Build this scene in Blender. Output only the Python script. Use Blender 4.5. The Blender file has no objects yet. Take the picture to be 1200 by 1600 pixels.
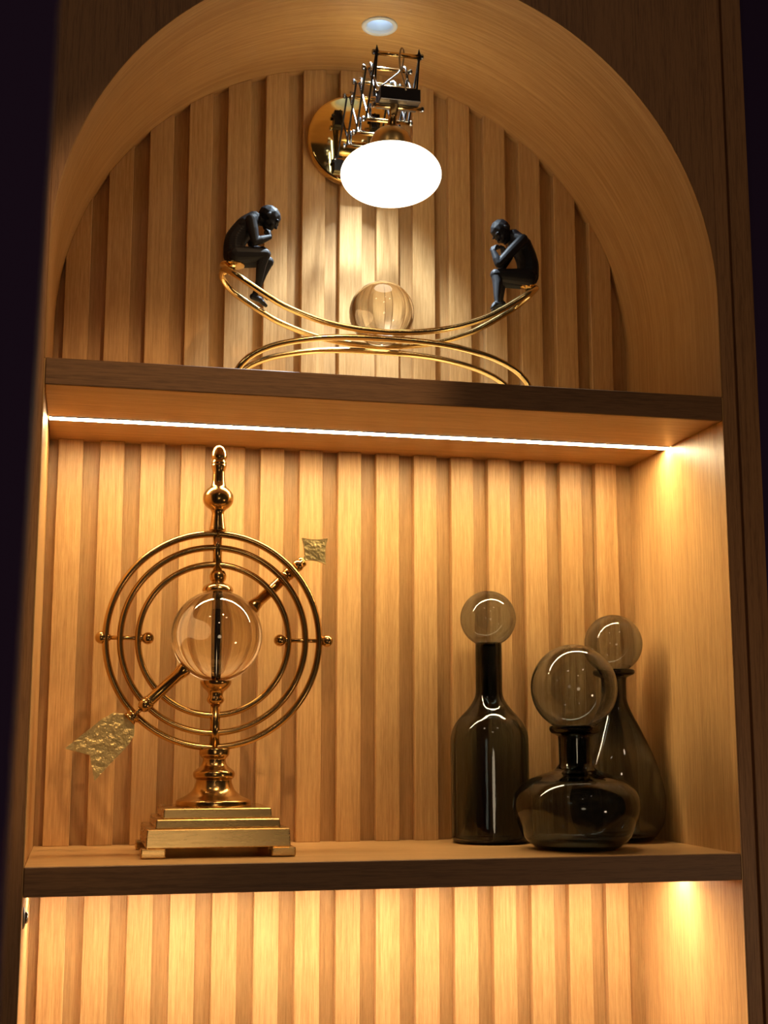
import bpy, bmesh, math, random
from mathutils import Vector, Matrix

random.seed(7)
PI = math.pi
sc = bpy.context.scene
C = sc.collection

# ------------------------------------------------------------------ camera, world, exposure
cam_data = bpy.data.cameras.new('camera')
cam = bpy.data.objects.new('camera', cam_data)
C.objects.link(cam)
sc.camera = cam
cam.location = (0.0596, -1.7684, 0.15695)
cam.rotation_euler = (PI / 2 + 0.16583, 0.0, -0.21953)
cam_data.sensor_fit = 'VERTICAL'
cam_data.sensor_height = 36.0
cam_data.lens = 2112.6 / 1600 * 36.0
cam_data.clip_start = 0.02
cam_data.dof.use_dof = True
cam_data.dof.focus_distance = 1.95
cam_data.dof.aperture_fstop = 7.0

world = bpy.data.worlds.new('world')
sc.world = world
world.use_nodes = True
bg = world.node_tree.nodes['Background']
bg.inputs['Color'].default_value = (1.0, 0.62, 0.36, 1)
bg.inputs['Strength'].default_value = 0.022

vs = sc.view_settings
vs.view_transform = 'Standard'
vs.look = 'None'
vs.gamma = 1.0
vs.use_curve_mapping = False
vs.exposure = 0.0
try:
    sc.cycles.max_bounces = 16
    sc.cycles.transmission_bounces = 16
    sc.cycles.glossy_bounces = 6
    sc.cycles.diffuse_bounces = 5
    sc.cycles.sample_clamp_indirect = 6.0
    sc.cycles.use_denoising = True
except Exception:
    pass

FILL_SCALE = 0.5  # strength of the added overhead fill lights
LED_COL = (1.0, 0.78, 0.44)
LED_LOW_COL = (1.0, 0.80, 0.57)
LED_STRENGTH = 98.0
LED_LOW_STRENGTH = 118.0
SPOT_W = 118.0
GLOBE_STRENGTH = 3.9     # extra glow added towards the top of the shade, to brighten the soffit
GLOBE_TOP = 6.6

# -- inferred room spotlight, then unseen lights added for fill and glints
# a ceiling spotlight of the room, in front of the cabinet and high up, aimed at the left of the arch
rl = bpy.data.lights.new('room_spotlight', 'SPOT')
rl.energy = 75.0; rl.color = (1.0, 0.64, 0.32); rl.spot_size = math.radians(22); rl.spot_blend = 0.35
rl.shadow_soft_size = 0.03
ro = bpy.data.objects.new('room_spotlight', rl); C.objects.link(ro)
ro.location = (0.62, -1.25, 2.05)
ro.rotation_euler = (Vector((0.20, 0.0, 0.63)) - Vector(ro.location)).to_track_quat('-Z', 'Y').to_euler()

# unseen area lights added overhead, filling the frame and glinting on the brass
for i_, (x_, y_, w_) in enumerate(((-0.9, -2.0, 5.0), (1.3, -2.3, 5.0), (0.2, -4.2, 9.0))):
    al = bpy.data.lights.new('overhead_fill', 'AREA')
    al.shape = 'DISK'; al.size = 0.26; al.energy = w_ * FILL_SCALE; al.color = (1.0, 0.74, 0.52)
    ao = bpy.data.objects.new('overhead_fill', al); C.objects.link(ao)
    ao.location = (x_, y_, 2.65)

pl = bpy.data.lights.new('low_right_fill', 'POINT')      # unseen point light added low on the right to brighten the stile
pl.energy = 4.5; pl.color = (1.0, 0.66, 0.40); pl.shadow_soft_size = 0.06
po = bpy.data.objects.new('low_right_fill', pl); C.objects.link(po)
po.location = (1.45, -1.05, -0.25)
fl = bpy.data.lights.new('brass_glint_light', 'POINT')      # unseen point light added behind the viewer for highlights on plinth and arrow
fl.energy = 10.0; fl.color = (1.0, 0.76, 0.48); fl.shadow_soft_size = 0.22
fo = bpy.data.objects.new('brass_glint_light', fl); C.objects.link(fo)
fo.location = (0.32, -2.9, -0.04)

# real dimensions of the cabinet (metres): x right, y into the cabinet, z up
W = 0.96            # clear width
T = 0.036           # shelf thickness
H = 0.6493          # top of the upper shelf (lower shelf top is z = 0)
D1 = 0.331          # front of the slats
D2 = 0.347          # back panel behind the slats
ZC = 0.7937         # spring line of the arch
R = W / 2
ZB = -0.62          # bottom of the cabinet
ZT = 1.46           # top of the cabinet face


# ------------------------------------------------------------------ materials
def new_mat(name):
    m = bpy.data.materials.new(name)
    m.use_nodes = True
    nt = m.node_tree
    return m, nt, nt.nodes['Principled BSDF']


def set_in(node, names, val):
    for n in names:
        if n in node.inputs:
            node.inputs[n].default_value = val
            return


def wood(name, axis, light, dark, rough=0.42, uv=False, fine=0.58, bump=0.05):
    """straight grained veneer; the grain runs along `axis`"""
    m, nt, b = new_mat(name)
    L = nt.links
    tc = nt.nodes.new('ShaderNodeTexCoord')
    oi = nt.nodes.new('ShaderNodeObjectInfo')
    add = nt.nodes.new('ShaderNodeVectorMath'); add.operation = 'ADD'
    sca = nt.nodes.new('ShaderNodeVectorMath'); sca.operation = 'SCALE'
    comb = nt.nodes.new('ShaderNodeCombineXYZ')
    for k in range(3):
        L.new(oi.outputs['Random'], comb.inputs[k])
    L.new(comb.outputs[0], sca.inputs[0]); sca.inputs['Scale'].default_value = 17.0
    L.new(tc.outputs['UV' if uv else 'Object'], add.inputs[0])
    L.new(sca.outputs[0], add.inputs[1])

    def stretched(across, along):
        mp = nt.nodes.new('ShaderNodeMapping')
        s = [across] * 3
        s['XYZ'.index(axis)] = along
        mp.inputs['Scale'].default_value = s
        L.new(add.outputs[0], mp.inputs['Vector'])
        return mp
    n1 = nt.nodes.new('ShaderNodeTexNoise')            # fine pores
    n1.inputs['Scale'].default_value = 1.0; n1.inputs['Detail'].default_value = 4
    n1.inputs['Roughness'].default_value = 0.7
    L.new(stretched(560, 26).outputs[0], n1.inputs['Vector'])
    n2 = nt.nodes.new('ShaderNodeTexNoise')            # growth bands
    n2.inputs['Scale'].default_value = 1.0; n2.inputs['Detail'].default_value = 3
    n2.inputs['Distortion'].default_value = 0.6
    L.new(stretched(190, 4.0).outputs[0], n2.inputs['Vector'])
    wv = nt.nodes.new('ShaderNodeTexNoise')            # broad colour drift
    wv.inputs['Scale'].default_value = 1.0; wv.inputs['Detail'].default_value = 1
    L.new(stretched(14, 1.0).outputs[0], wv.inputs['Vector'])
    mix1 = nt.nodes.new('ShaderNodeMath'); mix1.operation = 'MULTIPLY_ADD'
    L.new(n1.outputs['Fac'], mix1.inputs[0]); mix1.inputs[1].default_value = fine
    mul2 = nt.nodes.new('ShaderNodeMath'); mul2.operation = 'MULTIPLY'
    L.new(n2.outputs['Fac'], mul2.inputs[0]); mul2.inputs[1].default_value = 0.36
    L.new(mul2.outputs[0], mix1.inputs[2])
    mix2 = nt.nodes.new('ShaderNodeMath'); mix2.operation = 'MULTIPLY_ADD'
    L.new(wv.outputs['Fac'], mix2.inputs[0]); mix2.inputs[1].default_value = 0.14
    L.new(mix1.outputs[0], mix2.inputs[2])
    ramp = nt.nodes.new('ShaderNodeValToRGB')
    ramp.color_ramp.elements[0].position = 0.37
    ramp.color_ramp.elements[0].color = (*dark, 1)
    ramp.color_ramp.elements[1].position = 0.66
    ramp.color_ramp.elements[1].color = (*light, 1)
    L.new(mix2.outputs[0], ramp.inputs['Fac'])
    # each board a touch lighter or darker than its neighbour
    hsv = nt.nodes.new('ShaderNodeHueSaturation')
    mr = nt.nodes.new('ShaderNodeMapRange')
    mr.inputs['To Min'].default_value = 0.92; mr.inputs['To Max'].default_value = 1.07
    L.new(oi.outputs['Random'], mr.inputs['Value'])
    L.new(mr.outputs[0], hsv.inputs['Value'])
    L.new(ramp.outputs['Color'], hsv.inputs['Color'])
    L.new(hsv.outputs[0], b.inputs['Base Color'])
    b.inputs['Roughness'].default_value = rough
    bp = nt.nodes.new('ShaderNodeBump')
    bp.inputs['Strength'].default_value = bump; bp.inputs['Distance'].default_value = 0.001
    L.new(n1.outputs['Fac'], bp.inputs['Height'])
    L.new(bp.outputs[0], b.inputs['Normal'])
    return m


OAK_L, OAK_D = (0.63, 0.375, 0.152), (0.38, 0.19, 0.058)
M = {}
M['oak_z'] = wood('oak veneer upright grain', 'Z', OAK_L, OAK_D)
M['oak_x'] = wood('oak veneer level grain', 'X', OAK_L, OAK_D)
M['oak_uv'] = wood('oak veneer bent around the arch', 'X', OAK_L, OAK_D, uv=True, fine=0.4)
M['oak_back'] = wood('oak back panel between slats', 'Z', (0.50, 0.29, 0.115), (0.30, 0.155, 0.05))
M['stain_z'] = wood('stained oak upright grain', 'Z', (0.42, 0.21, 0.085), (0.18, 0.08, 0.03), rough=0.5, fine=0.7)
M['stain_x'] = wood('stained oak level grain', 'X', (0.27, 0.135, 0.055), (0.115, 0.052, 0.02), rough=0.5, fine=0.7)


def metal(name, col, rough, bump=0.0, bscale=40.0, aniso=None, bdist=0.002):
    m, nt, b = new_mat(name)
    b.inputs['Base Color'].default_value = (*col, 1)
    b.inputs['Metallic'].default_value = 1.0
    b.inputs['Roughness'].default_value = rough
    tc = nt.nodes.new('ShaderNodeTexCoord')
    n = nt.nodes.new('ShaderNodeTexNoise')
    n.inputs['Scale'].default_value = bscale; n.inputs['Detail'].default_value = 5
    if aniso:
        mp = nt.nodes.new('ShaderNodeMapping'); mp.inputs['Scale'].default_value = aniso
        nt.links.new(tc.outputs['Object'], mp.inputs[0]); nt.links.new(mp.outputs[0], n.inputs['Vector'])
    else:
        nt.links.new(tc.outputs['Object'], n.inputs['Vector'])
    mr = nt.nodes.new('ShaderNodeMapRange')
    mr.inputs['From Min'].default_value = 0.3; mr.inputs['From Max'].default_value = 0.7
    mr.inputs['To Min'].default_value = max(rough - 0.02, 0.02); mr.inputs['To Max'].default_value = rough + 0.03
    nt.links.new(n.outputs['Fac'], mr.inputs['Value'])
    nt.links.new(mr.outputs[0], b.inputs['Roughness'])
    if bump:
        bp = nt.nodes.new('ShaderNodeBump'); bp.inputs['Strength'].default_value = bump
        bp.inputs['Distance'].default_value = bdist
        nt.links.new(n.outputs['Fac'], bp.inputs['Height']); nt.links.new(bp.outputs[0], b.inputs['Normal'])
    return m


M['antique'] = metal('antique brass', (0.56, 0.35, 0.13), 0.20)
M['antique_brushed'] = metal('brushed antique brass', (0.56, 0.37, 0.15), 0.26, 0.008, 22, (1, 1, 14))
M['leaf'] = metal('hammered gilt sheet', (0.90, 0.69, 0.30), 0.36, 0.9, 120, (1, 1, 1), 0.0035)
M['gold'] = metal('polished gold brass', (0.83, 0.60, 0.26), 0.14)
M['satin_gold'] = metal('satin gold brass', (0.78, 0.52, 0.20), 0.30)
M['mirror_gold'] = metal('mirror polished brass', (0.80, 0.55, 0.20), 0.05)
M['chrome'] = metal('chrome steel', (0.36, 0.38, 0.42), 0.12)
M['core'] = metal('dark polished steel', (0.34, 0.34, 0.34), 0.10)
M['black_metal'] = metal('blackened steel', (0.020, 0.017, 0.016), 0.34)
M['gunmetal'] = metal('grey satin steel', (0.17, 0.15, 0.135), 0.34)


def plain(name, col, rough, spec=0.5):
    m, nt, b = new_mat(name)
    b.inputs['Base Color'].default_value = (*col, 1)
    b.inputs['Roughness'].default_value = rough
    set_in(b, ['Specular IOR Level', 'Specular'], spec)
    n = nt.nodes.new('ShaderNodeTexNoise'); n.inputs['Scale'].default_value = 90
    tc = nt.nodes.new('ShaderNodeTexCoord'); nt.links.new(tc.outputs['Object'], n.inputs['Vector'])
    bp = nt.nodes.new('ShaderNodeBump'); bp.inputs['Strength'].default_value = 0.022
    bp.inputs['Distance'].default_value = 0.001
    nt.links.new(n.outputs['Fac'], bp.inputs['Height']); nt.links.new(bp.outputs[0], b.inputs['Normal'])
    return m


M['figure'] = plain('matt black cast resin', (0.008, 0.0065, 0.0085), 0.6, 0.25)
M['navy'] = plain('near black navy paint', (0.050, 0.030, 0.095), 0.8, 0.1)
M['white'] = plain('white enamel', (0.80, 0.84, 0.90), 0.35)
M['reflector'] = plain('pale blue white reflector', (0.62, 0.76, 0.95), 0.3)
M['cable'] = plain('cream and brown braided cord', (0.42, 0.30, 0.16), 0.6)
M['black_plastic'] = plain('black plastic', (0.02, 0.018, 0.018), 0.4)


def glass(name, sigma=None, ior=1.5, rough=0.0):
    m = bpy.data.materials.new(name); m.use_nodes = True
    nt = m.node_tree; nt.nodes.clear()
    out = nt.nodes.new('ShaderNodeOutputMaterial')
    g = nt.nodes.new('ShaderNodeBsdfGlass')
    g.inputs['IOR'].default_value = ior; g.inputs['Roughness'].default_value = rough
    g.inputs['Color'].default_value = (1, 1, 1, 1)
    nt.links.new(g.outputs[0], out.inputs['Surface'])
    if sigma:
        v = nt.nodes.new('ShaderNodeVolumeAbsorption')
        d = max(sigma) * 1.02
        v.inputs['Density'].default_value = d
        v.inputs['Color'].default_value = (*[1 - s / d for s in sigma], 1)
        nt.links.new(v.outputs[0], out.inputs['Volume'])
    return m


M['smoke'] = glass('smoked grey green glass', (380, 330, 290), 1.48)
M['crystal'] = glass('clear crystal', (2.2, 3.2, 5.0), 1.72)


def emit(name, col, strength):
    m = bpy.data.materials.new(name); m.use_nodes = True
    nt = m.node_tree; nt.nodes.clear()
    out = nt.nodes.new('ShaderNodeOutputMaterial')
    e = nt.nodes.new('ShaderNodeEmission')
    e.inputs['Color'].default_value = (*col, 1); e.inputs['Strength'].default_value = strength
    nt.links.new(e.outputs[0], out.inputs['Surface'])
    return m


M['led'] = emit('warm led diffuser', LED_COL, LED_STRENGTH)
M['led_low'] = emit('warm led diffuser of the lower bay', LED_LOW_COL, LED_LOW_STRENGTH)
M['globe'] = emit('lit opal glass', (1.0, 0.86, 0.64), GLOBE_STRENGTH)
gm = M['globe'].node_tree
g_tc = gm.nodes.new('ShaderNodeTexCoord'); g_sep = gm.nodes.new('ShaderNodeSeparateXYZ'); g_mr = gm.nodes.new('ShaderNodeMapRange')
gm.links.new(g_tc.outputs['Generated'], g_sep.inputs[0]); gm.links.new(g_sep.outputs['Z'], g_mr.inputs['Value'])
g_mr.inputs['From Min'].default_value = 0.6; g_mr.inputs['From Max'].default_value = 1.0
g_mr.inputs['To Min'].default_value = GLOBE_STRENGTH; g_mr.inputs['To Max'].default_value = GLOBE_TOP
gm.links.new(g_mr.outputs[0], [n for n in gm.nodes if n.type == 'EMISSION'][0].inputs['Strength'])
M['bulb'] = emit('lit spot lens', (0.86, 0.94, 1.0), 3.0)


# ------------------------------------------------------------------ mesh helpers
def BM():
    return bmesh.new()


def obj(name, bm, mat, parent=None, smooth=False, bevel=0.0, seg=2):
    me = bpy.data.meshes.new(name)
    bmesh.ops.recalc_face_normals(bm, faces=bm.faces)
    bm.to_mesh(me); bm.free()
    if smooth:
        for p in me.polygons:
            p.use_smooth = True
    me.materials.append(mat)
    o = bpy.data.objects.new(name, me)
    C.objects.link(o)
    if parent:
        o.parent = parent
    if bevel:
        b = o.modifiers.new('bevel', 'BEVEL'); b.width = bevel; b.segments = seg
        b.limit_method = 'ANGLE'; b.angle_limit = math.radians(40)
    return o


def thing(name, label, cat, loc=(0, 0, 0), group=None):
    o = bpy.data.objects.new(name, None); C.objects.link(o)
    o.empty_display_size = 0.05
    o.location = loc; o['label'] = label; o['category'] = cat
    if group:
        o['group'] = group
    return o


def tag(o, label, cat, group=None):
    o['label'] = label; o['category'] = cat
    if group:
        o['group'] = group
    return o


def box(bm, x0, x1, y0, y1, z0, z1):
    vs_ = [bm.verts.new((x, y, z)) for z in (z0, z1) for y in (y0, y1) for x in (x0, x1)]
    for f in ((0, 2, 3, 1), (4, 5, 7, 6), (0, 1, 5, 4), (2, 6, 7, 3), (0, 4, 6, 2), (1, 3, 7, 5)):
        bm.faces.new([vs_[i] for i in f])
    return vs_


def lathe(bm, prof, seg=48, centre=(0, 0, 0), axis=Vector((0, 0, 1))):
    """prof: closed or open list of (r, h); r = 0 ends are welded to a point"""
    q = Vector((0, 0, 1)).rotation_difference(Vector(axis).normalized())
    c = Vector(centre)
    rings = []
    for r, h in prof:
        if r < 1e-6:
            rings.append([bm.verts.new(c + q @ Vector((0, 0, h)))])
        else:
            rings.append([bm.verts.new(c + q @ Vector((r * math.cos(2 * PI * k / seg), r * math.sin(2 * PI * k / seg), h)))
                          for k in range(seg)])
    for a, b in zip(rings, rings[1:]):
        for k in range(seg):
            k2 = (k + 1) % seg
            if len(a) == 1 and len(b) == 1:
                continue
            if len(a) == 1:
                bm.faces.new((a[0], b[k], b[k2]))
            elif len(b) == 1:
                bm.faces.new((a[k], b[0], a[k2]))
            else:
                bm.faces.new((a[k], b[k], b[k2], a[k2]))
    return rings


def capped(prof):
    return [(0, prof[0][1])] + list(prof) + [(0, prof[-1][1])]


def spline(pts, n=8):
    """Catmull-Rom through 2-D or 3-D points"""
    P = [Vector(p) for p in pts]
    P = [P[0] * 2 - P[1]] + P + [P[-1] * 2 - P[-2]]
    out = []
    for i in range(1, len(P) - 2):
        for k in range(n):
            t = k / n
            a, b, c, d = P[i - 1], P[i], P[i + 1], P[i + 2]
            out.append(0.5 * ((2 * b) + (c - a) * t + (2 * a - 5 * b + 4 * c - d) * t * t + (3 * b - a - 3 * c + d) * t ** 3))
    out.append(P[-2])
    return out


def tube(bm, pts, r, seg=12, closed=False, cap=True):
    pts = [Vector(p) for p in pts]
    n = len(pts)
    rr = r if isinstance(r, (list, tuple)) else [r] * n
    tans = []
    for i in range(n):
        if closed:
            t = pts[(i + 1) % n] - pts[i - 1]
        else:
            t = pts[min(i + 1, n - 1)] - pts[max(i - 1, 0)]
        tans.append(t.normalized())
    up = Vector((0, 0, 1)) if abs(tans[0].z) < 0.9 else Vector((0, 1, 0))
    nrm = (up - tans[0] * up.dot(tans[0])).normalized()
    rings = []
    for i in range(n):
        if i:
            nrm = (tans[i - 1].rotation_difference(tans[i]) @ nrm)
            nrm = (nrm - tans[i] * nrm.dot(tans[i])).normalized()
        bi = tans[i].cross(nrm)
        rings.append([bm.verts.new(pts[i] + (nrm * math.cos(2 * PI * k / seg) + bi * math.sin(2 * PI * k / seg)) * rr[i])
                      for k in range(seg)])
    m = n if closed else n - 1
    for i in range(m):
        a, b = rings[i], rings[(i + 1) % n]
        off = 0
        if closed and i == n - 1:
            off = min(range(seg), key=lambda s: (a[0].co - b[s].co).length)
        for k in range(seg):
            bm.faces.new((a[k], a[(k + 1) % seg], b[(k + 1 + off) % seg], b[(k + off) % seg]))
    if not closed and cap:
        bm.faces.new(rings[0][::-1]); bm.faces.new(rings[-1])


def rod(bm, a, b, r, seg=12):
    tube(bm, [a, b], r, seg)


def ball(bm, c, r, sub=3, sc_=(1, 1, 1), rot=None):
    res = bmesh.ops.create_icosphere(bm, subdivisions=sub, radius=1.0)
    mt = Matrix.Diagonal((r * sc_[0], r * sc_[1], r * sc_[2]))
    if rot is not None:
        mt = rot @ mt
    for v in res['verts']:
        v.co = mt @ v.co + Vector(c)


def bar(bm, a, b, w, h, side):
    """flat bar from a to b: w thick along `side`, h wide"""
    a, b = Vector(a), Vector(b)
    t = (b - a).normalized()
    s = (Vector(side) - t * Vector(side).dot(t)).normalized()
    u = t.cross(s)
    vs_ = []
    for p in (a, b):
        for i, j in ((-1, -1), (1, -1), (1, 1), (-1, 1)):
            vs_.append(bm.verts.new(p + s * (i * w / 2) + u * (j * h / 2)))
    for f in ((0, 3, 2, 1), (4, 5, 6, 7), (0, 1, 5, 4), (1, 2, 6, 5), (2, 3, 7, 6), (3, 0, 4, 7)):
        bm.faces.new([vs_[i] for i in f])


def plate(bm, pts, normal, th):
    """flat sheet with an outline pts (3-D), given thickness"""
    n = Vector(normal).normalized() * th / 2
    a = [bm.verts.new(Vector(p) - n) for p in pts]
    b = [bm.verts.new(Vector(p) + n) for p in pts]
    bm.faces.new(a[::-1]); bm.faces.new(b)
    k = len(pts)
    for i in range(k):
        bm.faces.new((a[i], a[(i + 1) % k], b[(i + 1) % k], b[i]))


def evaluated(o):
    dg = bpy.context.evaluated_depsgraph_get()
    return bpy.data.meshes.new_from_object(o.evaluated_get(dg))


# ------------------------------------------------------------------ the dark surroundings
def struct(name, bm, mat):
    o = obj(name, bm, mat); o['kind'] = 'structure'
    return o


b = BM(); box(b, W + 0.0592, 2.2, 0.012, 0.35, ZB - 0.4, 2.4); struct('wall_right', b, M['navy'])
# dark upright edge of an opening, close to the viewer and leaning very slightly
b = BM()
sl = 0.0163
for v in box(b, -0.5, 0.0, -1.10, -1.06, -0.7, 1.4):
    if v.co.x > -0.25:
        v.co.x = 0.0268 + sl * v.co.z
obj_wl = struct('wall_left', b, M['navy'])

# ------------------------------------------------------------------ the built-in cabinet
cab = thing('built_in_cabinet', 'arched built-in oak cabinet with slatted back, two shelves and dark face frame', 'cabinet', (0, 0, ZB))


def cpart(name, bm, mat, parent=None, **k):
    """a part given in world coordinates"""
    o = obj(name, bm, mat, parent or cab, **k)
    if parent is None:
        o.location = (0, 0, -ZB)
    return o


b = BM(); box(b, -0.03, W + 0.03, D2, D2 + 0.016, ZB, ZT)
back = cpart('back_panel', b, M['oak_back'])
# slats: 15 in each of the three bays, those of the top bay cut to the arch
P0, PITCH, SW = 0.01377, 0.06269, 0.03789


def arch_z(x):
    d = R * R - (x - W / 2) ** 2
    return ZC + math.sqrt(max(d, 0.0))


for z0, z1 in ((ZB + 0.02, -T), (0.0, H - T)):
    b = BM(); box(b, -SW / 2, SW / 2, D1, D2, z0, z1)
    first = cpart('slat', b, M['oak_z'], back, bevel=0.0008, seg=1)
    first.location = (P0 + SW / 2, 0, 0)
    for i in range(1, 15):
        o = first.copy(); C.objects.link(o)
        o.location = (P0 + SW / 2 + i * PITCH, 0, 0)
for i in range(15):
    xc = P0 + SW / 2 + i * PITCH
    b = BM()
    top = [(xc - SW / 2 + SW * k / 6) for k in range(7)]
    out = [(-SW / 2, H), (SW / 2, H)] + [(x - xc, arch_z(x)) for x in top[::-1]]
    f = [b.verts.new((x, D1, z)) for x, z in out]
    g = [b.verts.new((x, D2, z)) for x, z in out]
    b.faces.new(f); b.faces.new(g[::-1])
    for k in range(len(out)):
        k2 = (k + 1) % len(out)
        b.faces.new((f[k], g[k], g[k2], f[k2]))
    o = cpart('slat', b, M['oak_z'], back, bevel=0.0008, seg=1)
    o.location = (xc, 0, 0)

# side panels with a lipping along their front edge
for s, x0, x1 in ((-1, -0.018, 0.0), (1, W, W + 0.018)):
    b = BM(); box(b, x0, x1, 0.0205, D2, ZB, H - 0.001)
    sp = cpart('side_panel', b, M['oak_z'])
    b = BM(); box(b, -0.0015 if s < 0 else W, 0.0 if s < 0 else W + 0.0015, 0.0002, 0.0200, ZB, H - 0.001)
    cpart('edge_band', b, M['oak_z'], sp)

# shelves, each a board with a darker stained front edge
for z in (0.0, H):
    b = BM(); box(b, 0.0006, W - 0.0006, 0.004, D2, z - T, z)
    sh = cpart('shelf', b, M['oak_x'], bevel=0.0006, seg=1)
    b = BM(); box(b, 0.0006, W - 0.0006, -0.0005, 0.0039, z - T, z)
    fe = cpart('front_edge', b, M['stain_x'], sh, bevel=0.0008, seg=1)
    fe['label'] = 'dark stained front edge'
b = BM(); box(b, 0.0, W, 0.004, D1, ZB, ZB + 0.02); cpart('bottom_board', b, M['oak_x'])

# arched soffit (with a bore for the downlight)
b = BM()
uvl = b.loops.layers.uv.new('UVMap')
path = [(W, H)] + [(W / 2 + R * math.cos(PI * k / 72), ZC + R * math.sin(PI * k / 72)) for k in range(73)] + [(0, H)]
outp = [(W + 0.0015, H)] + [(W / 2 + (R + 0.0015) * math.cos(PI * k / 72), ZC + (R + 0.0015) * math.sin(PI * k / 72)) for k in range(73)] + [(-0.0015, H)]
ys = (0.0002, D2)
V = [[b.verts.new((x, y, z)) for y in ys] for x, z in path]
U = [[b.verts.new((x, y, z)) for y in ys] for x, z in outp]
s_ = 0.0
for k in range(len(path) - 1):
    L_ = math.dist(path[k], path[k + 1])
    fa = b.faces.new((V[k][0], V[k + 1][0], V[k + 1][1], V[k][1]))
    for lp, uv in zip(fa.loops, ((s_, 0), (s_ + L_, 0), (s_ + L_, D2), (s_, D2))):
        lp[uvl].uv = uv
    b.faces.new((U[k][0], U[k][1], U[k + 1][1], U[k + 1][0]))
    b.faces.new((V[k][0], U[k][0], U[k + 1][0], V[k + 1][0]))
    b.faces.new((V[k][1], V[k + 1][1], U[k + 1][1], U[k][1]))
    s_ += L_
b.faces.new((V[0][0], V[0][1], U[0][1], U[0][0])); b.faces.new((V[-1][0], U[-1][0], U[-1][1], V[-1][1]))
soff = cpart('arch_soffit', b, M['oak_uv'])
DLX, DLY, DLZ = 0.4863, 0.176, ZC + R
cb = BM(); lathe(cb, capped([(0.0225, DLZ - 0.03), (0.0225, DLZ + 0.05)]), 40, (DLX, DLY, -ZB - (-ZB)))
cut = obj('cutter', cb, M['white'])
md = soff.modifiers.new('bore', 'BOOLEAN'); md.operation = 'DIFFERENCE'; md.object = cut; md.solver = 'EXACT'
bpy.context.view_layer.update()
me = evaluated(soff)
soff.modifiers.clear(); soff.data = me
bpy.data.objects.remove(cut)
for p in soff.data.polygons:
    p.use_smooth = False

# face frame: two stiles and the arched head, flush with the shelf edges
SX = 0.0225
b = BM()
inner = [(W / 2 + (R + 0.0016) * math.cos(PI * k / 72), ZC + (R + 0.0016) * math.sin(PI * k / 72)) for k in range(73)]
lower = [(W, ZB), (W + SX, ZB), (W + SX, ZC)]
yf = (0.0, 0.0185)


def face_strip(quads):
    for q in quads:
        A = [b.verts.new((x, yf[0], z)) for x, z in q]
        B_ = [b.verts.new((x, yf[1], z)) for x, z in q]
        b.faces.new(A); b.faces.new(B_[::-1])
        for k in range(4):
            b.faces.new((A[k], B_[k], B_[(k + 1) % 4], A[(k + 1) % 4]))


quads = []
for k in range(72):
    (xa, za), (xb, zb) = inner[k], inner[k + 1]
    quads.append(((xa, za), (xa, ZT), (xb, ZT), (xb, zb)))
face_strip(quads)
bmesh.ops.remove_doubles(b, verts=b.verts, dist=1e-6)
# drop the doubled inner walls
seen = {}
for f in list(b.faces):
    key = tuple(sorted(v.index for v in f.verts))
b.faces.ensure_lookup_table()
b.verts.index_update()
for f in list(b.faces):
    key = tuple(sorted(v.index for v in f.verts))
    seen.setdefault(key, []).append(f)
bmesh.ops.delete(b, geom=[f for fs in seen.values() if len(fs) > 1 for f in fs], context='FACES_ONLY')
o = cpart('arch_panel', b, M['stain_z'])
for x0, x1 in ((-SX, -0.0017), (W + 0.0017, W + SX)):
    b = BM(); box(b, x0, x1, 0.0, 0.0185, ZB, ZT)
    cpart('stile', b, M['stain_z'], bevel=0.0008, seg=1)
for x0, x1 in ((-0.058, -SX - 0.0032), (W + SX + 0.0032, W + 0.058)):
    b = BM(); box(b, x0, x1, -0.002, 0.0305, ZB, ZT)
    cpart('outer_trim', b, M['stain_z'], bevel=0.0015, seg=2)
    b = BM(); box(b, x0 - 0.0034 if x0 > 0 else x1, x0 if x0 > 0 else x1 + 0.0034, 0.0045, 0.0185, ZB, ZT)
    cpart('groove_strip', b, M['stain_z'])


# ------------------------------------------------------------------ led strips and downlight
def led_strip(z, mat, label):
    t = thing('led_strip', label, 'light strip', (0, 0.19, z))
    b = BM(); box(b, 0.003, W - 0.003, -0.0095, 0.0095, -0.0012, 0.0002)
    obj('diffuser', b, mat, t)
    b = BM()
    box(b, 0.002, W - 0.002, -0.0110, -0.0096, -0.0014, 0.0002); box(b, 0.002, W - 0.002, 0.0096, 0.0110, -0.0014, 0.0002)
    obj('channel', b, M['gunmetal'], t)
    return t


led_strip(H - T - 0.0003, M['led'], 'warm white light strip under the upper shelf, above the bottles')
led_strip(-T - 0.0003, M['led_low'], 'warm white light strip hidden under the lower shelf')

dl = thing('downlight', 'small round white recessed downlight in the top of the arch', 'light', (DLX, DLY, DLZ))
b = BM()
lathe(b, [(0.0215, 0.024), (0.0215, -0.0015), (0.0225, -0.0030), (0.0280, -0.0030), (0.0288, -0.0012), (0.0288, 0.0004), (0.0222, 0.0004), (0.0222, 0.0245), (0.0215, 0.024)], 48)
obj('trim_ring', b, M['white'], dl, smooth=True)
b = BM(); lathe(b, [(0.0205, 0.002), (0.0108, 0.022), (0.0114, 0.023), (0.0212, 0.003), (0.0205, 0.002)], 48)
obj('reflector', b, M['reflector'], dl, smooth=True)
b = BM(); lathe(b, capped([(0.0104, 0.0225), (0.0104, 0.0205), (0.008, 0.0190), (0.003, 0.0184)]), 36)
obj('bulb', b, M['bulb'], dl, smooth=True)
ld = bpy.data.lights.new('downlight_beam', 'SPOT')
ld.energy = SPOT_W; ld.color = (0.72, 0.88, 1.0); ld.spot_size = math.radians(68); ld.spot_blend = 0.9
ld.shadow_soft_size = 0.013
lo = bpy.data.objects.new('downlight_beam', ld); C.objects.link(lo)
lo.parent = dl; lo.location = (0, 0, 0.016)

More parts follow.
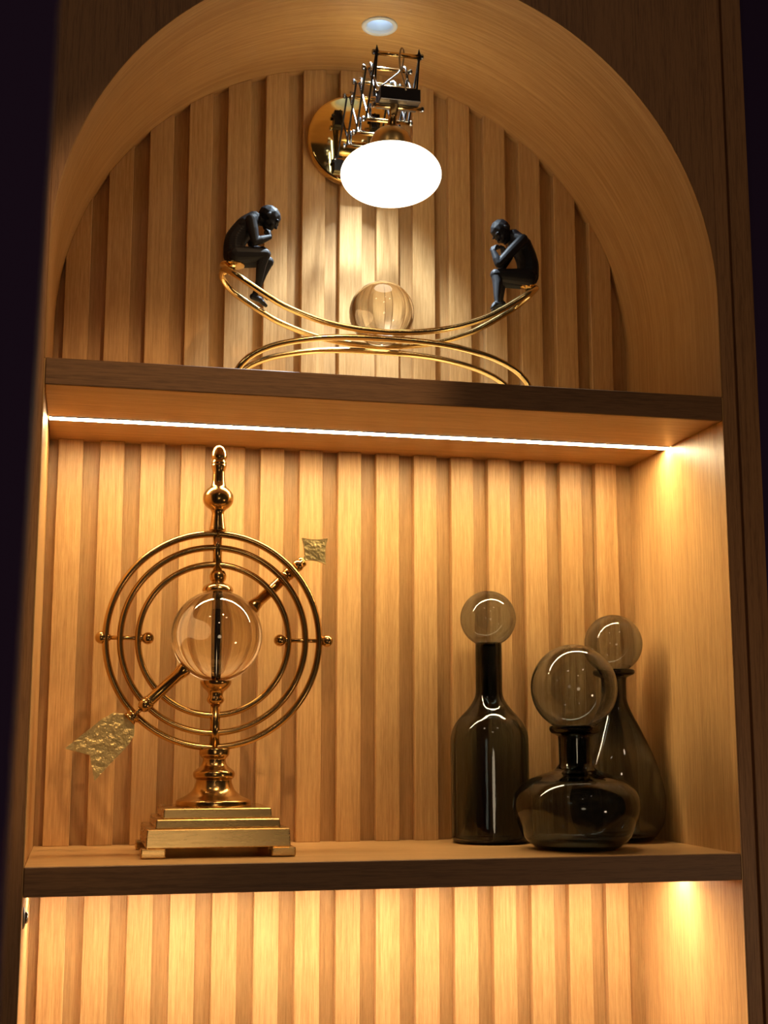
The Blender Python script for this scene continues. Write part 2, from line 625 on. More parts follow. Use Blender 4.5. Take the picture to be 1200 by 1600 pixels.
# ------------------------------------------------------------------ little switch on the left side panel
sw = thing('touch_switch', 'small dark switch with pale button on left side panel below lower shelf', 'switch', (0.0, 0.05, -0.066))
b = BM(); lathe(b, capped([(0.0135, 0.0002), (0.0135, 0.0012), (0.010, 0.0028), (0.007, 0.0034)]), 28, axis=(1, 0, 0))
obj('mount', b, M['black_metal'], sw, smooth=False)
b = BM(); lathe(b, capped([(0.0070, 0.0034), (0.0072, 0.0048), (0.0055, 0.0062), (0.002, 0.0066)]), 28, axis=(1, 0, 0))
o = obj('button', b, M['chrome'], sw, smooth=True); o['label'] = 'pale shiny button'

# ------------------------------------------------------------------ brass armillary sphere with arrow
AX, AY = 0.248, 0.175
arm = thing('armillary_sphere', 'antique brass armillary with three rings, arrow and clear glass ball on stepped plinth', 'ornament', (AX, AY, 0.0005))


def apart(name, bm, mat, **k):
    return obj(name, bm, mat, arm, **k)


tier = ((0.0965, 0.0905, 0.0125, 0.0372), (0.0840, 0.0800, 0.0372, 0.0495), (0.0735, 0.0700, 0.0495, 0.0632))
for hx, hy, z0, z1 in tier:
    b = BM(); vs_ = box(b, -hx, hx, -hy, hy, z0, z1)
    for v in vs_:
        if v.co.z > z1 - 1e-5:
            v.co.x *= 0.985; v.co.y *= 0.985
    apart('plinth_tier', b, M['antique_brushed'], bevel=0.0014)
for sx in (-1, 1):
    for sy in (-1, 1):
        b = BM()
        vs_ = box(b, sx * 0.0865 - 0.0165, sx * 0.0865 + 0.0165, sy * 0.078 - 0.0165, sy * 0.078 + 0.0165, 0.0, 0.0124)
        apart('foot', b, M['antique_brushed'], bevel=0.002)
ped = [(0.0525, 0.0632), (0.0525, 0.0690), (0.0500, 0.0720), (0.0395, 0.0770), (0.0325, 0.0820), (0.0285, 0.0870), (0.0258, 0.0945), (0.0250, 0.0985),
       (0.0262, 0.1000), (0.0285, 0.1025), (0.0293, 0.1055), (0.0291, 0.1090), (0.0268, 0.1120), (0.0215, 0.1160), (0.0182, 0.1195), (0.0162, 0.1245),
       (0.0162, 0.1280), (0.0190, 0.1310), (0.0208, 0.1335), (0.0212, 0.1375), (0.0210, 0.1415), (0.0190, 0.1432)]
b = BM(); lathe(b, capped([tuple(p) for p in spline(ped, 3)]), 56); apart('pedestal', b, M['antique'], smooth=True)
RZ = 0.2961
for rr, tr in ((0.1522, 0.0050), (0.1320, 0.0048), (0.1073, 0.0047)):
    b = BM()
    tube(b, [(rr * math.cos(2 * PI * k / 120), 0, RZ - 0.0 + rr * math.sin(2 * PI * k / 120)) for k in range(120)], tr, 14, closed=True)
    # rings are rolled from flat-sided bar: a little deeper than thick
    for v in b.verts:
        v.co.y *= 1.3
    o = apart('ring', b, M['antique'], smooth=True)
    o.location = (-0.0038, 0, 0)
# upright post below the ball, in the ball and above it
b = BM(); rod(b, (0, 0, 0.1425), (0, 0, 0.2050), 0.0072, 24); apart('lower_post', b, M['antique'], smooth=True)
cap_low = [(0.0072, 0.2035), (0.0105, 0.2062), (0.0125, 0.2095), (0.0120, 0.2125), (0.0108, 0.2150), (0.0106, 0.2190), (0.0125, 0.2225), (0.0170, 0.2262), (0.0208, 0.2310), (0.0222, 0.2345), (0.0222, 0.2372)]
b = BM(); lathe(b, capped([tuple(p) for p in spline(cap_low, 3)]), 40); apart('ball_cup', b, M['antique'], smooth=True)
cap_up = [(0.0222, 0.3648), (0.0222, 0.3672), (0.0205, 0.3712), (0.0160, 0.3748), (0.0100, 0.3768), (0.0088, 0.3782), (0.0112, 0.3815), (0.0122, 0.3860), (0.0118, 0.3900), (0.0092, 0.3945)]
b = BM(); lathe(b, capped([tuple(p) for p in spline(cap_up, 3)]), 40); apart('ball_cup', b, M['antique'], smooth=True)
b = BM(); rod(b, (-0.001, 0, 0.3940), (-0.002, 0, 0.4545), 0.0066, 24); apart('upper_post', b, M['antique'], smooth=True)
fin = [(0.0120, 0.4535), (0.0120, 0.4560), (0.0112, 0.4600), (0.0096, 0.4720), (0.0090, 0.4785), (0.0112, 0.4838), (0.0160, 0.4872), (0.0204, 0.4925), (0.0222, 0.4990), (0.0212, 0.5070),
       (0.0165, 0.5135), (0.0118, 0.5175), (0.0097, 0.5235), (0.0091, 0.5330), (0.0090, 0.5400), (0.0102, 0.5445), (0.0112, 0.5485), (0.0105, 0.5508), (0.0109, 0.5535), (0.0092, 0.5570),
       (0.0112, 0.5595), (0.0117, 0.5640), (0.0104, 0.5700), (0.0072, 0.5758), (0.0030, 0.5790)]
b = BM(); lathe(b, capped([tuple(p) for p in spline(fin, 3)]), 40, (-0.002, 0, 0)); apart('finial', b, M['antique'], smooth=True)
# clear ball, hollow around the core rod
BZ, BR = 0.3012, 0.0652
b = BM()
lathe(b, [(0, BZ - 0.0638)] + [(BR * math.sin(PI * k / 48), BZ - BR * math.cos(PI * k / 48)) for k in range(4, 45)] + [(0, BZ + 0.0638)], 72)
o = apart('glass_ball', b, M['crystal'], smooth=True); o['label'] = 'clear crystal ball'
b = BM(); rod(b, (0, 0, 0.2374), (0, 0, 0.3646), 0.0046, 24)
o = apart('core_rod', b, M['core'], smooth=True); o['label'] = 'dark rod through the ball'
# horizontal pins with ball ends
for s, x0, x1 in ((-1, -0.1618, -0.0972), (1, 0.0910, 0.1600)):
    b = BM(); rod(b, (x0, 0, RZ), (x1, 0, RZ), 0.0030, 14); pin = apart('pin', b, M['antique'], smooth=True)
    for xx, q in ((x0, 1), (x1, -1)):
        b = BM()
        ball(b, (xx, 0, RZ), 0.0088)
        lathe(b, capped([(0.0048, -0.003), (0.0058, 0.0), (0.0046, 0.003)]), 20, (xx + q * 0.0095, 0, RZ), (1, 0, 0))
        obj('pin_ball', b, M['antique'], pin, smooth=True)
# arrow: leans forward at its lower left end
arrow_dir = Vector((0.3427, 0, 0.3231)).normalized()
adir = (arrow_dir + Vector((0, 0.115, 0))).normalized()
ac = Vector((0.2245 - AX, 0, 0.2881 + 0.0005))
ac = Vector((0.0030, 0, 0.2985))


def ap(t, off=0.0):
    return ac + adir * t


for sgn in (-1, 1):
    b = BM()
    prof = [(0.0104, 0.0), (0.0106, 0.002), (0.0088, 0.013), (0.0082, 0.0135), (0.0080, 0.070), (0.0080, 0.0705)]
    lathe(b, capped(prof), 28, ap(sgn * 0.0655), adir * sgn)
    sh = apart('arrow_shaft', b, M['antique'], smooth=False)
    for p in sh.data.polygons:
        p.use_smooth = True
    b = BM()
    ball(b, ap(sgn * 0.1415), 0.0098)
    lathe(b, capped([(0.0088, -0.005), (0.0094, -0.003), (0.0080, 0.0)]), 24, ap(sgn * 0.1375), adir * sgn)
    obj('shaft_ball', b, M['antique'], sh, smooth=True)
    b = BM()
    rod(b, ap(sgn * 0.1440), ap(sgn * 0.1700) + Vector((0, -sgn * 0.006, 0)), 0.0036, 14)
    cpos = ap(sgn * 0.1655) + Vector((0, -sgn * 0.005, 0))
    if sgn < 0:
        lathe(b, capped([(0.0060, -0.006), (0.0105, -0.0045), (0.0110, 0.0), (0.0085, 0.0015), (0.0100, 0.003), (0.0095, 0.006)]), 28, cpos, adir * sgn)
    else:
        ball(b, ap(0.1600), 0.0092); lathe(b, capped([(0.006, -0.004), (0.0082, -0.002), (0.0082, 0.002), (0.005, 0.004)]), 24, ap(0.1685), adir)
    obj('collar', b, M['antique'], sh, smooth=True)
side = Vector((0, 1, 0)).cross(adir).normalized()
nrm_ = adir.cross(side).normalized()
base = ap(-0.1700) + Vector((0, 0.006, 0))


def sheet(origin, pts):
    return [origin + adir * a + side * s for a, s in pts]


TAIL = [(0.0, 0.0105), (-0.010, 0.0215), (-0.026, 0.0255), (-0.0905, 0.0300), (-0.0720, 0.0), (-0.0905, -0.0300), (-0.026, -0.0255), (-0.010, -0.0215), (0.0, -0.0105)]
b = BM(); plate(b, sheet(base, TAIL), nrm_, 0.0022)
bmesh.ops.triangulate(b, faces=[f for f in b.faces if len(f.verts) > 4])
o = apart('arrow_tail', b, M['leaf'], bevel=0.0); o['label'] = 'hammered gilt fletching plate'
head0 = ap(0.1720)
hp = []
cs = [(0.0, 0.0), (0.0220, 0.0270), (0.0520, 0.0), (0.0220, -0.0270)]
for i in range(4):
    p, q = Vector(cs[i]), Vector(cs[(i + 1) % 4])
    mid = (p + q) / 2
    cen = Vector((0.0235, 0))
    ctl = mid + (cen - mid) * 0.28
    for k in range(6):
        t = k / 6
        hp.append(tuple(p * (1 - t) ** 2 + ctl * 2 * t * (1 - t) + q * t * t))
b = BM(); plate(b, sheet(head0, hp), nrm_, 0.0026)
bmesh.ops.triangulate(b, faces=[f for f in b.faces if len(f.verts) > 4])
o = apart('arrow_head', b, M['leaf']); o['label'] = 'four pointed gilt arrow head'


# ------------------------------------------------------------------ smoked glass decanters
def decanter(label, x, y, outer, wall, ball_z, ball_r, ball_wall):
    t = thing('decanter', label, 'decanter', (x, y, 0.0004), 'smoked glass decanters on the lower shelf')
    pts = [tuple(p) for p in spline(outer, 5)]
    pts = [(max(r, 0.0), z) for r, z in pts]
    inner = []
    n = len(pts)
    for i, (r, z) in enumerate(pts):
        a, c = pts[max(i - 1, 0)], pts[min(i + 1, n - 1)]
        dr, dz = c[0] - a[0], c[1] - a[1]
        l = math.hypot(dr, dz) or 1
        th = wall(z)
        inner.append((r - th * dz / l, z + th * dr / l))
    inner = [(r, z) for r, z in inner if r > 0.004]
    # keep the inside above the thick base and monotonic
    zb = 0.0065
    ins = [(r, max(z, zb)) for r, z in inner]
    clean = []
    for r, z in ins:
        if clean and z <= clean[-1][1] + 1e-5:
            if z <= zb + 1e-6:
                clean[-1] = (max(r, clean[-1][0]), zb)
            continue
        clean.append((r, z))
    prof = [(0, 0.0012)] + [(pts[0][0] * 0.7, 0.0010)] + pts + clean[::-1] + [(0, zb)]
    b = BM(); lathe(b, prof, 72)
    obj('bottle', b, M['smoke'], t, smooth=True)
    b = BM()
    lathe(b, [(0, ball_z - ball_r)] + [(ball_r * math.sin(PI * k / 40), ball_z - ball_r * math.cos(PI * k / 40)) for k in range(1, 40)] + [(0, ball_z + ball_r)], 64)
    ri = ball_r - ball_wall
    lathe(b, [(0, ball_z - ri)] + [(ri * math.sin(PI * k / 40), ball_z - ri * math.cos(PI * k / 40)) for k in range(1, 40)] + [(0, ball_z + ri)], 64)
    me_ = bpy.data.meshes.new('stopper')
    bmesh.ops.recalc_face_normals(b, faces=b.faces)
    # the inner skin must face inwards
    for f in b.faces:
        c = f.calc_center_median() - Vector((0, 0, ball_z))
        inside = c.length < ball_r - ball_wall * 0.6
        if (f.normal.dot(c) > 0) == inside:
            f.normal_flip()
    b.to_mesh(me_); b.free()
    for p in me_.polygons:
        p.use_smooth = True
    me_.materials.append(M['smoke'])
    s = bpy.data.objects.new('stopper', me_); C.objects.link(s); s.parent = t
    s['label'] = 'round hollow glass ball stopper'
    return t


def wall_by(z1, z2, a, c):
    """thickness a below z1, c above z2"""
    return lambda z: a if z < z1 else c if z > z2 else a + (c - a) * (z - z1) / (z2 - z1)


decanter('tall straight-sided smoked glass decanter with ball stopper, left of the squat decanter', 0.6803, 0.264,
         [(0.0500, 0.0), (0.0560, 0.0012), (0.0592, 0.0050), (0.0600, 0.0120), (0.0602, 0.080), (0.0603, 0.1419), (0.0591, 0.1629), (0.0535, 0.178), (0.0443, 0.1901),
          (0.0329, 0.2022), (0.0248, 0.2143), (0.0212, 0.2245), (0.0207, 0.245), (0.0207, 0.2990), (0.0200, 0.3005)],
         wall_by(0.19, 0.225, 0.0024, 0.0062), 0.3415, 0.0438, 0.0012)
decanter('squat round-bellied smoked glass decanter with the largest ball stopper', 0.7652, 0.118,
         [(0.0500, 0.0), (0.0575, 0.0015), (0.0640, 0.0059), (0.0765, 0.0169), (0.0856, 0.0363), (0.0912, 0.053), (0.0914, 0.0669), (0.0868, 0.0809), (0.0729, 0.0949), (0.0500, 0.1048),
          (0.0325, 0.1110), (0.0248, 0.1190), (0.0239, 0.1250), (0.0245, 0.1550), (0.0262, 0.1600), (0.0340, 0.1640), (0.0369, 0.1683), (0.0372, 0.1710), (0.0360, 0.1739), (0.0340, 0.1745)],
         wall_by(0.095, 0.12, 0.0024, 0.0066), 0.2296, 0.0633, 0.0012)
decanter('pear-shaped smoked glass decanter in the right corner, behind the squat one', 0.8833, 0.252,
         [(0.0430, 0.0), (0.0500, 0.0015), (0.0570, 0.0062), (0.0705, 0.0269), (0.0745, 0.0539), (0.0728, 0.078), (0.0602, 0.1234), (0.0395, 0.1691), (0.0256, 0.1967), (0.0190, 0.2152),
          (0.0184, 0.2280), (0.0187, 0.2480), (0.0215, 0.2520), (0.0290, 0.2550), (0.0320, 0.2585), (0.0322, 0.2605), (0.0312, 0.2632), (0.0295, 0.2638)],
         wall_by(0.14, 0.215, 0.0016, 0.0056), 0.3045, 0.0459, 0.0012)

# ------------------------------------------------------------------ balance sculpture on the upper shelf
BX, BY = 0.4880, 0.1670
scu = thing('balance_sculpture', 'brass double-arc balance sculpture with two black seated figures on upper shelf', 'sculpture', (BX, BY, H))


def interp(tab, d):
    for (d0, z0), (d1, z1) in zip(tab, tab[1:]):
        if d <= d1:
            return z0 + (z1 - z0) * (d - d0) / (d1 - d0)
    return tab[-1][1]


def smooth_tab(tab):
    return [tuple(p) for p in spline(tab, 6)]


def arc_loop(tab, half_x, half_y, rc, tip=0.0):
    """closed loop of tube, rounded rectangle in plan, lifted to z = f(|x|)"""
    tab = smooth_tab(tab)
    pts = []
    ns = 44
    for k in range(ns):
        pts.append((-half_x + rc + (2 * half_x - 2 * rc) * k / ns, -half_y))
    for k in range(8):
        a = -PI / 2 + PI / 2 * k / 8
        pts.append((half_x - rc + rc * math.cos(a), -half_y + rc + rc * math.sin(a)))
    for k in range(4):
        pts.append((half_x, -half_y + rc + (2 * half_y - 2 * rc) * k / 4))
    for k in range(8):
        a = PI / 2 * k / 8
        pts.append((half_x - rc + rc * math.cos(a), half_y - rc + rc * math.sin(a)))
    for k in range(ns):
        pts.append((half_x - rc - (2 * half_x - 2 * rc) * k / ns, half_y))
    for k in range(8):
        a = PI / 2 + PI / 2 * k / 8
        pts.append((-half_x + rc + rc * math.cos(a), half_y - rc + rc * math.sin(a)))
    for k in range(4):
        pts.append((-half_x, half_y - rc - (2 * half_y - 2 * rc) * k / 4))
    for k in range(8):
        a = PI + PI / 2 * k / 8
        pts.append((-half_x + rc + rc * math.cos(a), -half_y + rc + rc * math.sin(a)))
    return [(x, y, interp(tab, abs(x)) - H + tip * x) for x, y in pts]


TR = 0.0047
b = BM()
tube(b, arc_loop([(0, .7545), (.05, .7575), (.10, .7665), (.15, .7840), (.175, .7972), (.19, .8062), (.215, .8225), (.232, .8350), (.2440, .8455)], 0.2440, 0.0375, 0.030, 0.014), TR, 14, closed=True)
obj('upper_arc', b, M['gold'], scu, smooth=True)
b = BM()
tube(b, arc_loop([(0, .7450), (.05, .7442), (.10, .7400), (.15, .7298), (.18, .7195), (.20, .7085), (.213, .6975), (.222, .6835), (.2265, .6690), (.2285, .6542)], 0.2285, 0.0350, 0.012), TR, 14, closed=True)
obj('base_arc', b, M['gold'], scu, smooth=True)
for sx, zz in ((-1, 0.8552), (1, 0.8562)):
    cx_ = -0.2290 if sx < 0 else 0.2360
    b = BM()
    lathe(b, capped([(0.0055, 0.0), (0.0050, 0.010), (0.0075, 0.012), (0.0185, 0.0132), (0.0190, 0.0150), (0.0180, 0.0158)] if sx < 0 else
                    [(0.0060, 0.0), (0.0060, 0.010), (0.0075, 0.012), (0.0130, 0.0132), (0.0135, 0.0150), (0.0130, 0.0158)]), 32, (cx_, 0, zz - 0.0150 - H))
    rod(b, (sx * 0.2430, 0, 0.8450 + sx * 0.0034 - H), (cx_, 0, zz - 0.006 - H), 0.0046 if sx < 0 else 0.0060, 14)
    obj('seat', b, M['gold'], scu, smooth=False)


def limb(bm, pts, radii, step=0.0016):
    for (a, ra), (c, rc_) in zip(zip(pts, radii), list(zip(pts, radii))[1:]):
        a, c = Vector(a), Vector(c)
        n = max(2, int((c - a).length / step))
        for k in range(n + 1):
            t = k / n
            ball(bm, a.lerp(c, t), ra + (rc_ - ra) * t, 2)


def thinker(J, f, label):
    """f = +1 faces +x, -1 faces -x; J joints in world coordinates"""
    o = Vector((BX, BY, H))
    j = {k: Vector(v) - o for k, v in J.items()}
    bm = BM()
    F = Vector((f, 0, 0))
    # trunk: stacked ellipsoids along the curved spine
    sp_ = spline([j['pelvis'], j['waist'], j['chest'], j['neckbase']], 6)
    rad = [0.0168, 0.0174, 0.0168, 0.0122]
    for i, p in enumerate(sp_):
        t = i / (len(sp_) - 1) * 3
        k = min(int(t), 2); u = t - k
        r = rad[k] + (rad[k + 1] - rad[k]) * u
        ball(bm, p, r, 2, (0.98, 1.28 if k < 2 else 1.28 + 0.15 * (1 - u), 1.0))
    ball(bm, j['pelvis'] + Vector((0, 0, -0.004)), 0.0140, 2, (1.15, 1.35, 0.8))
    limb(bm, [j['shn'], j['neckbase'], j['shf']], [0.0078, 0.0098, 0.0078])
    limb(bm, [j['neckbase'], j['head'] + Vector((-f * 0.004, 0, -0.006))], [0.0085, 0.0072])
    # head: skull, face, jaw, nose, brow, ears, lips
    hd = j['head']; fd = (j['nose'] - j['head']); fd = fd.normalized()
    up = (F.cross(Vector((0, 1, 0))) * f)
    up = Vector((-fd.z * f * f, 0, fd.x)) if f > 0 else Vector((fd.z, 0, -fd.x))
    up = (up - fd * up.dot(fd)).normalized()
    if up.z < 0:
        up = -up
    lat = fd.cross(up).normalized()
    rot = Matrix((fd, lat, up)).transposed()
    hs = 1.08

    def hb(a, l, u_, r, s=(1, 1, 1)):
        ball(bm, hd + (fd * a + lat * l + up * u_) * hs, r * hs, 2, s, rot)
    hb(-0.0022, 0, 0.0040, 0.0150, (1.12, 0.90, 0.98))        # skull
    hb(0.0045, 0, -0.0035, 0.0110, (0.98, 0.92, 1.18))        # face
    hb(0.0060, 0, -0.0122, 0.0066, (1.0, 1.05, 0.8))          # jaw and chin
    hb(0.0112, 0, -0.0145, 0.0026, (1.0, 1.3, 0.9))
    for l in (-1, 1):
        hb(0.0128, l * 0.0048, 0.0030, 0.0028, (0.8, 1.9, 0.7))   # brow
        hb(0.0125, l * 0.0046, -0.0008, 0.0021, (0.8, 1.2, 0.7))  # eyelids
        hb(0.0100, l * 0.0072, -0.0060, 0.0034, (0.9, 0.8, 1.0))  # cheekbone
        hb(-0.0012, l * 0.0136, -0.0010, 0.0036, (0.75, 0.5, 1.25))  # ear
    for k in range(5):
        hb(0.0130 + 0.0008 * k, 0, 0.0018 - 0.0015 * k, 0.0013 + 0.00018 * k, (1, 1.0, 1))  # nose
    hb(0.0132, 0, -0.0088, 0.0017, (0.9, 2.2, 0.65)); hb(0.0128, 0, -0.0110, 0.0018, (0.9, 2.0, 0.65))
    # arms
    for s in 'nf':
        limb(bm, [j['sh' + s], j['sh' + s].lerp(j['el' + s], 0.45), j['el' + s]], [0.0086, 0.0084, 0.0066])
        limb(bm, [j['el' + s], j['el' + s].lerp(j['wr' + s], 0.35), j['wr' + s]], [0.0066, 0.0067, 0.0042])
        # hand: palm, four fingers bent at the knuckles, thumb
        w_, h_ = j['wr' + s], j['ha' + s]
        d = (h_ - w_).normalized()
        curl = j['cu' + s].normalized()
        curl = (curl - d * curl.dot(d)).normalized()
        wd = d.cross(curl).normalized()
        for k in range(4):
            q = (k - 1.5) * 0.0024
            limb(bm, [w_ + d * 0.001 + wd * q * 0.6, w_ + d * 0.0085 + wd * q], [0.0026, 0.0024], 0.001)
            ln = (0.0062, 0.0070, 0.0066, 0.0052)[k]
            k0 = w_ + d * 0.0085 + wd * q
            k1 = k0 + (d * 0.75 + curl * 0.65).normalized() * ln
            k2 = k1 + (curl * 0.9 - d * 0.25).normalized() * ln * 0.75
            limb(bm, [k0, k1, k2], [0.0021, 0.0019, 0.0016], 0.001)
        t0 = w_ + d * 0.003 + wd * 0.0035
        t1 = t0 + (wd * 0.6 + d * 0.7 + curl * 0.3).normalized() * 0.0055
        t2 = t1 + (d * 0.8 + curl * 0.6).normalized() * 0.0050
        limb(bm, [t0, t1, t2], [0.0024, 0.0021, 0.0017], 0.001)
    # legs
    for s in 'nf':
        limb(bm, [j['hip' + s], j['hip' + s].lerp(j['kn' + s], 0.4), j['kn' + s]], [0.0138, 0.0124, 0.0090])
        calf = j['kn' + s].lerp(j['an' + s], 0.32) - F * 0.0022
        limb(bm, [j['kn' + s], calf, j['an' + s].lerp(j['kn' + s], 0.15), j['an' + s]], [0.0082, 0.0082, 0.0052, 0.0046])
        toe = j['to' + s]; an = j['an' + s]
        limb(bm, [an - F * 0.0035 + Vector((0, 0, -0.0035)), an.lerp(toe, 0.5), toe], [0.0048, 0.0046, 0.0032])
        wd = Vector((0, 1, 0))
        dd = (toe - an).normalized()
        for k in range(5):
            q = (k - 2) * 0.0021
            limb(bm, [toe - dd * 0.004 + wd * q, toe + dd * (0.0042 - 0.0006 * abs(k - 1.5)) + wd * q], [0.0020, 0.0015], 0.001)
    ob = obj('seated_figure', bm, M['figure'], scu, smooth=True)
    rm = ob.modifiers.new('remesh', 'REMESH'); rm.mode = 'VOXEL'; rm.voxel_size = 0.00075
    sm = ob.modifiers.new('smooth', 'SMOOTH'); sm.factor = 0.5; sm.iterations = 4
    bpy.context.view_layer.update()
    me_ = evaluated(ob)
    ob.modifiers.clear(); old = ob.data; ob.data = me_
    bpy.data.meshes.remove(old)
    for p in me_.polygons:
        p.use_smooth = True
    ob['label'] = label
    return ob


thinker(dict(pelvis=(.2610, .167, .8720), waist=(.2630, .167, .8925), chest=(.2765, .167, .9140), neckbase=(.2900, .1665, .9290), head=(.3130, .164, .9312), nose=(.3222, .163, .9235),
             shn=(.2835, .1445, .9195), eln=(.2900, .143, .8850), wrn=(.3120, .150, .8965), han=(.3145, .1560, .9080), cun=Vector((-.5, .5, .3)),
             shf=(.2835, .1895, .9225), elf=(.2950, .190, .8890), wrf=(.3020, .178, .8870), haf=(.3085, .1710, .8860), cuf=Vector((.2, .1, -1)),
             hipn=(.2640, .155, .8670), knn=(.3060, .1515, .8695), ann=(.2975, .1630, .8230), ton=(.3110, .1680, .8085),
             hipf=(.2640, .179, .8690), knf=(.3150, .1840, .8700), anf=(.2965, .1900, .8190), tof=(.3125, .1965, .8065)), 1,
        'black seated figure on the left, facing right, chin on fist')
thinker(dict(pelvis=(.7235, .167, .8725), waist=(.7225, .167, .8945), chest=(.7130, .167, .9190), neckbase=(.6995, .166, .9350), head=(.6795, .163, .9405), nose=(.6722, .1600, .9315),
             shn=(.7080, .1445, .9240), eln=(.6685, .1450, .8810), wrn=(.6615, .1500, .9030), han=(.6650, .1550, .9170), cun=Vector((.6, .2, .3)),
             shf=(.7070, .1895, .9270), elf=(.6860, .1850, .8900), wrf=(.6870, .1770, .9085), haf=(.6850, .1730, .9190), cuf=Vector((-.6, -.3, .3)),
             hipn=(.7190, .155, .8670), knn=(.6650, .1500, .8650), ann=(.6635, .1390, .8170), ton=(.6545, .1350, .8075),
             hipf=(.7190, .179, .8690), knf=(.6790, .1830, .8665), anf=(.6850, .1890, .8360), tof=(.6740, .1925, .8240)), -1,
        'black seated figure on the right, facing left, hands to face')

# clear ball cradled between the rails
b = BM(); ball(b, (0, 0, 0.05), 0.0497, 5)
o = obj('glass_ball', b, M['crystal'], smooth=True)
o.location = (0.4878, BY, 0.7455)
tag(o, 'clear glass ball cradled between the brass rails of the balance sculpture', 'ball')

# ------------------------------------------------------------------ scissor-arm wall lamp
LX, LZ = 0.4735, 1.1405
lamp = thing('wall_lamp', 'brass wall lamp with round plate, scissor arm and lit opal glass shade', 'lamp', (LX, D1, LZ))
SLP = 0.108     # the arm swings a little to the right as it comes forward


def lp_(x, y, z):
    """arm coordinates: x across, y distance out from the wall, z height over plate centre"""
    return Vector((x + y * SLP, -y, z))


b = BM(); lathe(b, capped([(0.0745, 0.0003), (0.0775, 0.002), (0.0785, 0.004), (0.0785, 0.0175), (0.0770, 0.0195), (0.0745, 0.0200)]), 72, axis=(0, -1, 0))
o = obj('wall_plate', b, M['mirror_gold'], lamp, smooth=False, bevel=0.0)
for p in o.data.polygons:
    p.use_smooth = len(p.vertices) == 4
HX = 0.0315
ZU, ZL = 0.046, -0.040
YJ = [0.028, 0.080, 0.130, 0.180, 0.230]
# brackets on the plate
for sx in (-1, 1):
    for zz in (ZU - 0.014, ZL - 0.008):
        b = BM()
        p = lp_(sx * HX, 0.0205, zz)
        box(b, p.x - 0.007, p.x + 0.007, p.y - 0.010, p.y + 0.0003, p.z - 0.013, p.z + 0.013)
        rod(b, p + Vector((-0.011, -0.006, 0.004)), p + Vector((0.011, -0.006, 0.004)), 0.0028)
        obj('bracket', b, M['black_metal'], lamp, bevel=0.001)
# scissor links
for sx in (-1, 1):
    for i in range(4):
        for up_ in (0, 1):
            za, zb_ = (ZL, ZU) if up_ else (ZU, ZL)
            b = BM()
            xo = sx * (HX + (0.0022 if up_ else -0.0022))
            a_, c_ = lp_(xo, YJ[i], za), lp_(xo, YJ[i + 1], zb_)
            bar(b, a_, c_, 0.0026, 0.0052 if up_ else 0.0036, (1, 0, 0))
            lk = obj('scissor_link', b, M['black_metal'], lamp, bevel=0.0006, seg=1)
# cross bars at the joints
for i, yj in enumerate(YJ):
    for zz in (ZU, ZL):
        if i == 0 and zz == ZU:
            continue
        b = BM(); rod(b, lp_(-HX - 0.005, yj, zz), lp_(HX + 0.005, yj, zz), 0.0030, 16)
        cbar = obj('cross_bar', b, M['gold'], lamp, smooth=True)
        for sx in (-1, 1):
            b = BM(); lathe(b, capped([(0.0040, 0.0), (0.0044, 0.001), (0.0044, 0.003), (0.0025, 0.0045)]), 16, lp_(sx * (HX + 0.0045), yj, zz), (sx, 0, 0))
            obj('joint_cap', b, M['chrome'], cbar, smooth=False)
# chrome spring clips by the joints
for i in (1, 2, 3):
    for sx in (-1, 1):
        b = BM()
        p = lp_(sx * (HX - 0.004), YJ[i], ZU)
        tube(b, [p + Vector((0.006 * -sx, 0, -0.002)), p + Vector((0.005 * -sx, -0.001, 0.005)), p + Vector((0, -0.001, 0.0065)), p + Vector((0.001, -0.006, 0.002)), p + Vector((0.0015 * sx, -0.014, -0.020))], 0.0021, 8)
        obj('spring_clip', b, M['chrome'], lamp, smooth=True)
        b = BM()
        p = lp_(sx * (HX - 0.004), YJ[i], ZL)
        tube(b, [p + Vector((0.008 * -sx, 0, 0.002)), p + Vector((0, -0.002, 0.004)), p + Vector((0.001 * sx, -0.010, 0.022))], 0.0021, 8)
        obj('spring_clip', b, M['chrome'], lamp, smooth=True)
# carrier at the front end
YF = 0.231
cz = 1.1150 - LZ
b = BM(); c0 = lp_(0.0, YF, cz)
box(b, c0.x - 0.0310, c0.x + 0.0310, c0.y - 0.0175, c0.y + 0.0175, c0.z - 0.0105, c0.z + 0.0085)
obj('carrier_box', b, M['black_metal'], lamp, bevel=0.0012)
b = BM(); box(b, c0.x - 0.0310, c0.x + 0.0310, c0.y - 0.0185, c0.y + 0.0175, c0.z - 0.0125, c0.z - 0.0107)
o = obj('carrier_plate', b, M['gunmetal'], lamp, bevel=0.0005, seg=1)
for yy, zz in ((YF - 0.018, cz + 0.0150), (YF - 0.012, cz + 0.0215)):
    b = BM(); rod(b, lp_(-0.0330, yy, zz), lp_(0.0330, yy, zz), 0.0031, 16)
    obj('cross_bar', b, M['gold'], lamp, smooth=True)
b = BM(); rod(b, lp_(-0.0330, YF, 1.1845 - LZ), lp_(0.0330, YF, 1.1845 - LZ), 0.0030, 16)
tb = obj('handle_bar', b, M['gold'], lamp, smooth=True)
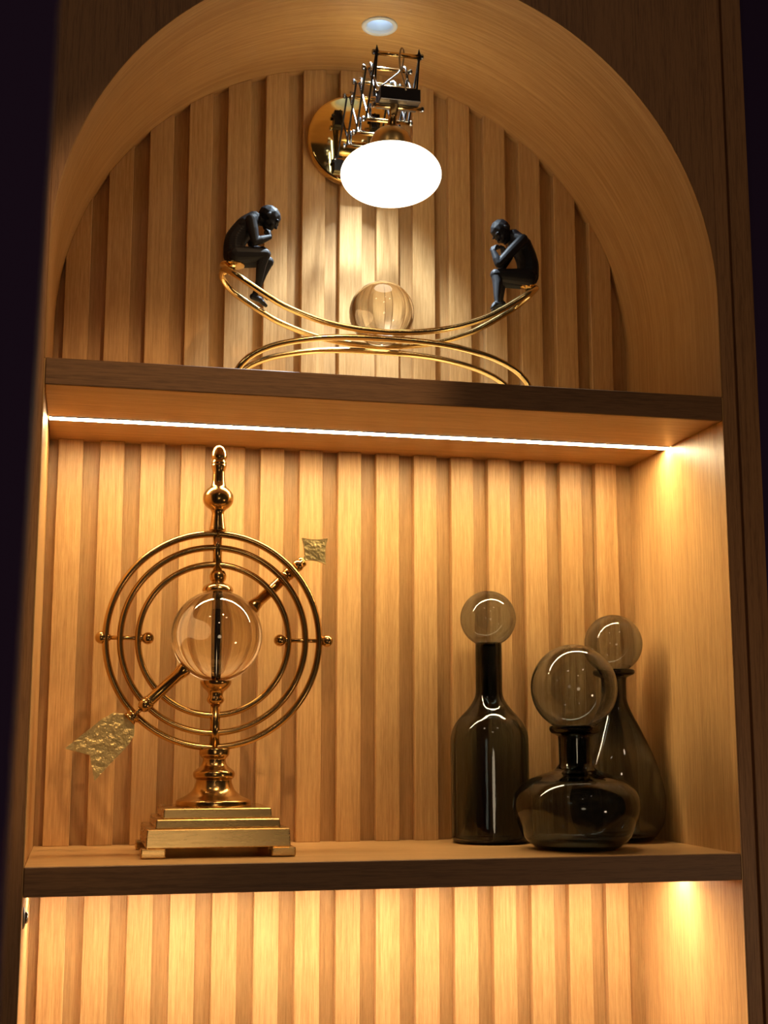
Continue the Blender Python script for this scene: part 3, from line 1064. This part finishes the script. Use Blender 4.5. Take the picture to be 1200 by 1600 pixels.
for sx in (-1, 1):
    b = BM(); q = lp_(sx * 0.0330, YF, 1.1845 - LZ)
    lathe(b, capped([(0.0028, -0.004), (0.0034, 0.002), (0.0018, 0.008), (0.0008, 0.013)]), 14, q)
    obj('bar_tip', b, M['black_metal'], tb, smooth=True)
    b = BM(); rod(b, lp_(sx * 0.0330, YF, 1.182 - LZ), lp_(sx * 0.0330, YF - 0.014, cz + 0.006), 0.0016, 10)
    obj('upright_rod', b, M['black_metal'], lamp, smooth=True)
# electric cord looping over the handle bar
b = BM()
q = lp_(0.004, YF, 0)
cord = [(q.x + 0.004, q.y - 0.019, cz + 0.004), (q.x + 0.000, q.y - 0.019, cz + 0.020), (q.x - 0.004, q.y - 0.010, cz + 0.050), (q.x - 0.001, q.y - 0.004, cz + 0.076), (q.x + 0.004, q.y + 0.000, cz + 0.080),
        (q.x + 0.006, q.y + 0.004, cz + 0.070), (q.x + 0.001, q.y + 0.004, cz + 0.048), (q.x - 0.015, q.y - 0.006, cz + 0.028), (q.x - 0.032, q.y - 0.015, cz + 0.010), (q.x - 0.038, q.y - 0.008, cz + 0.012), (q.x - 0.041, q.y + 0.004, cz + 0.034)]
tube(b, spline(cord, 6), 0.0013, 8)
obj('cord', b, M['cable'], lamp, smooth=True)
# stem, holder cup and opal shade
sx0 = 0.4872 - LX
gy = -YF
gz = 0.9905 - LZ
b = BM(); rod(b, (c0.x * 0.5 + sx0 * 0.5, gy, c0.z - 0.0125), (sx0, gy, gz + 0.0700), 0.0066, 20)
obj('stem', b, M['antique'], lamp, smooth=True)
b = BM()
cup = [(0.0068, gz + 0.0745), (0.0120, gz + 0.0735), (0.0200, gz + 0.0700), (0.0270, gz + 0.0630), (0.0310, gz + 0.0530), (0.0320, gz + 0.0420), (0.0320, gz + 0.0390), (0.0300, gz + 0.0390), (0.0290, gz + 0.0520), (0.0240, gz + 0.0620), (0.0060, gz + 0.0700)]
lathe(b, [(0, gz + 0.0745)] + cup + [(0, gz + 0.0705)], 48, (sx0, gy, 0))
obj('lamp_holder', b, M['satin_gold'], lamp, smooth=True)
b = BM()
n = 40
prof = []
for k in range(n + 1):
    a = -PI / 2 + PI * k / n
    prof.append((0.0758 * abs(math.cos(a)) ** 0.92 if 0 < k < n else 0.0, gz + 0.0415 * math.sin(a)))
lathe(b, prof, 64, (sx0, gy, 0))
o = obj('lamp_shade', b, M['globe'], lamp, smooth=True); o['label'] = 'lit flattened opal glass shade'
